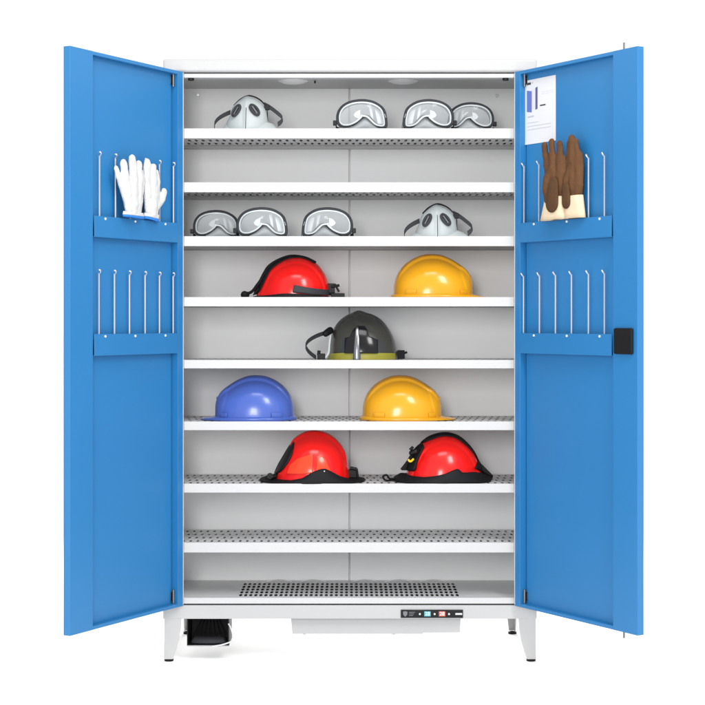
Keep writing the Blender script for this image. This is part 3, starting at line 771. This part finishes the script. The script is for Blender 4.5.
# C: lower shelf right, black crest, lamp and crumpled skirt
def red_c(loc):
    root = thing("safety_helmet", loc, "red safety helmet with black crest and yellow strip on its black front", "helmet", "red helmets on the shelves")
    c = conv(5.875, 370, 325)
    dm = Dome(c([(600, 325), (595, 280), (575, 215), (540, 145), (490, 85), (430, 55), (380, 48), (320, 58), (270, 82), (235, 120), (200, 190), (165, 250), (150, 325)]), .108, .95)
    ra = lambda a, al: -.0045 * sstep(.050, .056, abs(dm.B * math.sin(al)))
    dm.shell(ra, 100, 90).build("shell", M['red'], root, angle=80)
    g = MB()
    for sd in (-1, 1): dm.patch(g, c([(245, 104), (290, 82), (350, 62), (400, 60), (450, 74), (500, 110), (545, 160), (580, 220)]), c([(240, 98), (285, 64), (345, 44), (400, 41), (455, 56), (505, 92), (552, 148), (585, 215)]), .004, 44, 4, sd)
    g.build("crest", M['rubber'], root, mods=SOL(.006), angle=70)
    g = MB()
    for sd in (-1, 1): dm.patch(g, c([(130, 262), (195, 255), (215, 200), (255, 120)]), c([(122, 255), (160, 205), (200, 140), (246, 98)]), .005, 30, 6, sd)
    fp = g.build("front_plate", M['rubber'], root, mods=SOL(.008))
    q = c([(185, 165)])[0]
    g = MB(); g.capsule([(q[0] - .002, -.05, q[1] + .006), (q[0] + .012, -.056, q[1] + .012)], [.008, .009], 12); g.tube([(q[0] - .006, -.05, q[1] + .016), (q[0] + .004, -.052, q[1] + .026)], .005, 8)
    g.build("lamp_mount", M['gloss'], root)
    q = c([(162, 190), (176, 202), (195, 186)])
    MB().tube(catmull([(a, -.062, b2) for a, b2 in q], 6), .0036, 8).build("yellow_strip", M['yel'], root)
    g = MB()
    for sd in (-1, 1): dm.patch(g, c([(550, 240), (600, 270), (660, 300)]), c([(572, 205), (605, 235), (660, 290)]), .006, 14, 4, sd)
    g.build("neck_flap", M['rubber'], root, mods=SOL(.006))
    up = c([(90, 300), (125, 280), (180, 288), (250, 290), (310, 282), (370, 268), (415, 248), (445, 238), (470, 262), (540, 262), (600, 276), (640, 292), (660, 304)])
    q = c([(78, 325), (650, 325)])
    skirt(dm, q[0][0], q[1][0], .003, up, .118, "brim", M['rubber'], root)
    q = c([(18, 295), (38, 312), (90, 322), (60, 302)])
    MB().tube(catmull([(q[2][0], -.02, .007), (q[1][0], -.03, q[1][1] - .003), (q[0][0], -.034, q[0][1]), (q[0][0] + .012, -.036, q[0][1] + .006), (q[3][0], -.03, q[3][1] - .003), (q[2][0] + .01, -.02, .012)], 6), .0034, 8).build("chin_strap", M['rubber'], root)
red_c(spot(380 + 370 / 5.875, 484, .13))

# ---------------------------------------------------------------- olive fire helmet
def fire_helmet(loc):
    root = thing("fire_helmet", loc, "dark olive fire helmet with black front shield and yellow green band", "helmet")
    c = conv(6.41, 400, 348)
    dm = Dome(c([(640, 348), (628, 290), (605, 215), (570, 150), (525, 95), (470, 60), (420, 46), (375, 38), (335, 48), (290, 68), (245, 105), (210, 160), (192, 230), (186, 300), (180, 348)]), .120, .9)
    def ridge(a, al):
        x = dm.pt(a, al).x; return .003 * (1 - sstep(.004, .03, abs(x + .010))) * (1 if al < 1.2 else 1)
    dm.shell(ridge, 110, 70).build("shell", M['olive'], root, angle=80)
    g = MB()
    for sd in (-1, 1): dm.patch(g, c([(178, 346), (300, 347), (450, 347), (612, 345)]), c([(188, 308), (300, 300), (450, 300), (606, 304)]), .0035, 50, 5, sd)
    g.build("reflective_band", M['band'], root, mods=SOL(.003))
    g = MB(); dm.patch(g, c([(286, 302), (340, 302), (420, 302), (497, 302)]), c([(288, 208), (318, 200), (345, 150), (362, 132), (410, 132), (425, 150), (440, 195), (495, 220)]), .0095, 40, 12, -1, False)
    g.build("front_shield", M['gloss'], root, mods=[('SOLIDIFY', dict(thickness=.005, offset=0)), ('BEVEL', dict(width=.0015, segments=2))])
    g = MB(); rc = c([(361, 0)])[0][0]
    dm.patch(g, c([(340, 346), (384, 346)]), c([(358, 138), (372, 138)]), lambda t, x, z: .0115 + .008 * math.sqrt(max(0, 1 - ((x - rc) / .0132) ** 2)), 14, 16, -1)
    g.build("shield_glint_rib", M['chrome'], root, mods=[('SOLIDIFY', dict(thickness=.004, offset=0)), ('BEVEL', dict(width=.0015, segments=2))])  # metal strip shaped to stand in for the highlight down the shield
    # strap loop on the left, its knobs
    P = c([(182, 172), (120, 190), (62, 222), (40, 258), (60, 296), (105, 332)])
    st = MB().band(catmull([(x, -.035 - .004 * i, z) for i, (x, z) in enumerate(P)], 6), (0, .017, .011), .0035).build("strap", M['strap'], root, angle=60)
    q = c([(178, 172), (140, 318), (655, 318), (172, 240), (188, 345)])
    g = MB(); g.capsule([(q[0][0] - .006, -.045, q[0][1] - .004), (q[0][0] + .008, -.03, q[0][1] + .006)], [.011, .012], 12).build("strap_clip", M['rubber'], root)
    g = MB(); g.box(q[1][0] - .014, q[1][0] + .012, -.06, -.03, .002, q[1][1] + .006); g.tube([(q[1][0] - .01, -.05, q[1][1]), (q[1][0] - .008, -.05, q[1][1] + .016)], .006, 8); g.build("strap_buckle", M['black'], root, bevel=.002)
    pp = c([(196, 190), (190, 250), (185, 300), (165, 330), (130, 346)])
    MB().tube(catmull([(x, -.030 - .006 * i, z) for i, (x, z) in enumerate(pp)], 6), .004, 8).build("edge_piping", M['grim'], root)
    x, z = q[2]; g = MB(); g.box(x - .016, x + .008, -.02, .015, .003, z + .016); g.tube([(x, -.015, z + .004), (x + .016, -.018, z + .010)], .004, 8); g.build("chin_buckle", M['rubber'], root, bevel=.003)
fire_helmet(spot(300 + 400 / 6.41, 360, .16))

# ---------------------------------------------------------------- goggles
def goggles(loc, face, label, size=1.0, hid=2.0):
    """face = -1: turned slightly to its left (clip on the left), +1: mirrored"""
    root = thing("safety_goggles", loc, label, "goggles", "clear goggles on the shelves")
    k = S * kk(.05) / 10.07 * size; yb = 374 + hid * 10.07 / size
    cv = lambda L_: [((x - 320) * k * (1 if face < 0 else -1), (yb - y) * k) for x, y in L_]
    outer = cv([(78, 300), (78, 240), (100, 185), (145, 142), (220, 112), (320, 100), (420, 112), (495, 146), (540, 190), (558, 250), (566, 310), (560, 352), (520, 362), (470, 345), (425, 300), (395, 268), (360, 258), (325, 270), (290, 298), (240, 332), (180, 354), (125, 352), (92, 332)])
    body = cv([(80, 300), (80, 240), (102, 187), (147, 144), (222, 114), (320, 102), (420, 114), (495, 148), (540, 192), (560, 250), (572, 320), (574, 370), (575, yb - 2), (480, yb - 1), (360, yb - 1), (240, yb - 1), (125, yb - 2), (98, 365), (88, 335)])
    W = 245 * k
    ycurve = lambda x: .30 * (x * x) / W * .9 
    O = [p for p in catmull([(x, ycurve(x), z) for x, z in outer], 6, True)]
    cen = sum(O, Vector()) / len(O)
    MB().tube([p + Vector((0, .002, 0)) for p in O], .0050 * size, 10, closed=True).build("frame", M['strap'], root)
    inn = []
    for p in O:
        q = p + (Vector((0, p.y, cen.z)) - Vector((p.x * 0, p.y, p.z))) * 0
        dv = Vector((p.x, 0, p.z - cen.z)); inn.append(p - dv.normalized() * .0070 * size + Vector((0, -.0035, 0)))
    MB().tube(inn, .0029 * size, 8, closed=True).build("lens_rim", M['grim'], root)
    # lens: fill the loop by strips between its upper and lower halves
    n = len(inn); li = min(range(n), key=lambda i: inn[i].x + abs(inn[i].z - cen.z) * .0); ri = max(range(n), key=lambda i: inn[i].x)
    up = []; lo = []
    i = li
    while i != ri: up.append(inn[i]); i = (i + 1) % n
    up.append(inn[ri]); i = li
    while i != ri: lo.append(inn[i]); i = (i - 1) % n
    lo.append(inn[ri])
    xs = [inn[li].x + (inn[ri].x - inn[li].x) * (.5 - .5 * math.cos(math.pi * q / 30)) for q in range(31)]
    def zat(pl, x):
        best = pl[0].z
        for a, b2 in zip(pl, pl[1:]):
            if min(a.x, b2.x) - 1e-9 <= x <= max(a.x, b2.x) + 1e-9:
                t = (x - a.x) / (b2.x - a.x) if abs(b2.x - a.x) > 1e-9 else 0; best = a.z + (b2.z - a.z) * t; break
        return best
    rows = []
    for j in range(9):
        t = j / 8; rows.append([(x, ycurve(x) - .003 - .003 * math.sin(math.pi * t), zat(lo, x) * (1 - t) + zat(up, x) * t) for x in xs])
    MB().grid(rows).build("lens", M['lens'], root, angle=80)
    # soft body behind the lens
    Bd = catmull([(x, ycurve(x) + .004, z) for x, z in body], 5, True)
    cb = sum(Bd, Vector()) / len(Bd)
    rows = []
    for yy, f in ((0, 1), (.012, 1.01), (.030, .97), (.048, .93)):
        rows.append([Vector((cb.x + (p.x - cb.x) * f, p.y + yy, max(.001, cb.z + (p.z - cb.z) * f))) for p in Bd])
    sb = MB().grid(rows, cu=True)
    # back of nose bridge
    nb = cv([(170, yb - 3), (230, 352), (290, 318), (330, 284), (360, 272), (395, 284), (430, 316), (490, 358), (545, yb - 3)])
    nz = resamp(nb, 16); rows = [[(x, ycurve(x) + .004 + .016 * t, z * (1 - t * .1)) for x, z in nz] for t in (0, .5, 1)]
    rows2 = [[(x, ycurve(x) + .006, .001 + (z - .001) * t) for x, z in nz] for t in (0, .5, 1)]
    sb.grid(rows2)
    sb.build("soft_body", M['gskirt'], root, angle=70, mods=SOL(.002))
    for poly in ([(238, 240), (262, 205), (305, 188), (306, 262), (285, 280), (252, 262)], [(392, 158), (422, 150), (440, 300), (418, 290)], [(452, 180), (520, 196), (540, 330), (482, 326)]):  # pale plates added behind the lens to stand in for its highlights
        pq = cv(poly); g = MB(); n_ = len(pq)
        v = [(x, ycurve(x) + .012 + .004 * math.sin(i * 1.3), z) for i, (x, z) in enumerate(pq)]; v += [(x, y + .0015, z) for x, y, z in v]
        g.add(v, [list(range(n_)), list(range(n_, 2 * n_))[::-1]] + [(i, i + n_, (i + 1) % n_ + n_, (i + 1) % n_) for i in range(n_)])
        g.build("lens_glint_plate", M['white'], root, bevel=.0005)
    cl = cv([(52, 318)])[0]; g = MB(); g.box(cl[0] - .007 * size, cl[0] + .006 * size, .018, .034, cl[1] - .008 * size, cl[1] + .008 * size)
    g.tube([(cl[0], .026, cl[1]), (cl[0] + (-1 if face > 0 else 1) * .014, .03, cl[1])], .004, 8)
    g.build("strap_clip", M['black'], root, bevel=.002)
    s0 = cv([(548, 230), (575, 300), (590, 369)])
    MB().band(catmull([(s0[0][0], .02, s0[0][1]), (s0[1][0], .035, s0[1][1]), (s0[2][0], .045, s0[2][1])], 6), (0, .02, 0), .003).build("strap", M['gskirt'], root)
    P = cv([(60, 320), (110, 340), (320, 345), (520, 345), (585, 355)])
    MB().band(catmull([(x, .035 + .055 * (1 - (2 * i / 4 - 1) ** 2), max(.008, z * .5)) for i, (x, z) in enumerate(P)], 6), (0, .002, .013), .002).build("head_strap", M['strap'], root)
    return root
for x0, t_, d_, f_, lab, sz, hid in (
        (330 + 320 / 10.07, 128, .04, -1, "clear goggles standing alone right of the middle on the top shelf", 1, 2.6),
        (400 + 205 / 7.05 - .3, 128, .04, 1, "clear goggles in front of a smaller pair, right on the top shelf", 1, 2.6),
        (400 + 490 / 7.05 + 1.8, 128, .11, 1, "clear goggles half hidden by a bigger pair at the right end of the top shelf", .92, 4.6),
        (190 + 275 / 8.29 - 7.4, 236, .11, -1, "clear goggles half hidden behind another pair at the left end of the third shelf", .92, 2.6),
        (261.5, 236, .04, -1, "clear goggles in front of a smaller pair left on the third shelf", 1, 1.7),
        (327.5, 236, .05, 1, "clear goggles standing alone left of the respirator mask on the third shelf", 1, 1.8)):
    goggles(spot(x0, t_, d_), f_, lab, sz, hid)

# ---------------------------------------------------------------- respirator masks
def respirator(loc, label, hid):
    root = thing("respirator_mask", loc, label, "respirator", "respirator masks on the shelves")
    yb = 290 + hid * 7.83; c = conv(7.83, 330, yb, .09)
    dm = Dome(c([(508, yb), (502, 285), (496, 240), (484, 170), (455, 110), (410, 68), (360, 44), (328, 38), (296, 52), (250, 88), (215, 130), (195, 190), (172, 245), (158, 285), (152, yb)]), .080, 1.28)
    def ridge(a, al):
        x = dm.pt(a, al).x; s_ = sstep(.25, .8, -al)
        dim = 0
        return s_ * (.0050 * (1 - sstep(.000, .012, abs(x))) + dim)
    dm.shell(ridge, 100, 60).build("mask_body", M['maskf'], root, angle=80)
    MB().tube(catmull([(0.0006, -(dm.y(0, z) + .0058), z) for z in [q * .094 for q in (.02, .2, .4, .6, .78)]] , 5), .0012, 6).build("centre_seam", M['strap'], root)
    # base flange
    rows = []
    q = c([(80, 288), (590, 262)])
    fl_ = c([(95, yb), (600, yb)]); a = (fl_[1][0] - fl_[0][0]) / 2; xm = (fl_[1][0] + fl_[0][0]) / 2
    rows = []
    for f, z in ((.55, .022), (.75, .013), (.92, .006), (1.0, .001), (.9, .0008)):
        rows.append([(xm * f + a * f * math.cos(t), .072 * f * math.sin(t), z + hid * .0026 * (f < .9) + .004 * math.cos(t) * f) for t in [2 * math.pi * i / 60 for i in range(60)]])
    MB().grid(rows, cu=True).build("face_seal", M['maskf'], root, angle=70, mods=SOL(.0015))
    # valves: oval dark rings with a pale mesh slit
    for vx, vz, tilt in ((258, 172, 30), (393, 168, -36)):
        x, z = c([(vx, vz)])[0]; e = .003
        y = -dm.y(x, z)
        dyx = -(dm.y(x + e, z) - dm.y(x - e, z)) / (2 * e); dyz = -(dm.y(x, z + e) - dm.y(x, z - e)) / (2 * e)
        nn = Vector((dyx, -1, dyz)).normalized()
        ax = Vector((1, 0, 0)) - nn * nn.x; ax.normalize(); az = nn.cross(ax); az = az if az.z > 0 else -az
        t = R(tilt); a1 = ax * math.cos(t) - az * math.sin(t); a2 = ax * math.sin(t) * -1 * -1 + az * math.cos(t)
        cc = Vector((x, y, z)) + nn * .004
        loop = [cc + a1 * (.0110 * math.cos(q)) + a2 * (.0205 * math.sin(q)) for q in [2 * math.pi * i / 36 for i in range(36)]]
        vo = MB().tube(loop, .0046, 8, closed=True).build("valve", M['strap'], root)
        loop2 = [cc + nn * .001 + a1 * (.0070 * math.cos(q)) + a2 * (.0155 * math.sin(q)) for q in [2 * math.pi * i / 30 for i in range(30)]]
        MB().add(loop2, [list(range(30))]).build("valve_mesh", M['maskslit'], vo)
        g = MB()
        for s_ in (-.0045, 0.0045): g.tube([cc + nn * .0022 + a1 * s_ - a2 * .013, cc + nn * .0022 + a1 * s_ + a2 * .013], .0012, 6)
        g.build("valve_bar", M['rubber'], vo)
    # straps
    P = c([(200, 165), (150, 190), (105, 222), (82, 255), (80, 286)])
    MB().band(catmull([(x, -.004 - .006 * i, z) for i, (x, z) in enumerate(P)], 6), (.0, .010, .015), .0025).build("strap", M['strap'], root)
    P = c([(465, 105), (510, 130), (560, 168), (606, 212), (600, 245), (572, 268)])
    MB().band(catmull([(x, -.004 - .005 * i, z) for i, (x, z) in enumerate(P)], 6), (-.002, .008, .016), .0025).build("strap", M['strap'], root)
    P = c([(225, 108), (270, 64), (330, 34), (380, 40), (430, 66), (470, 106)])
    MB().band(catmull([(x, .006, z) for x, z in P], 6), (0, .018, .004), .003).build("top_strap", M['rubber'], root)
    q = c([(488, 128), (492, 240)])
    g = MB(); g.box(q[0][0] - .010, q[0][0] + .008, -.012, .004, q[0][1] - .009, q[0][1] + .009); g.build("strap_buckle", M['black'], root, bevel=.002)
    MB().tube([(q[0][0], -.010, q[0][1]), (q[1][0], -.012, q[1][1])], .0018, 6).build("side_cord", M['black'], root)
respirator(spot(205 + 330 / 7.83, 128, .095), "pale grey respirator mask with two dark valves, alone at the left of the top shelf", 4.0)
respirator(spot(395 + 322 / 7.83, 236, .095), "pale grey respirator mask with two dark valves, right of the goggles on the third shelf", 1.6)
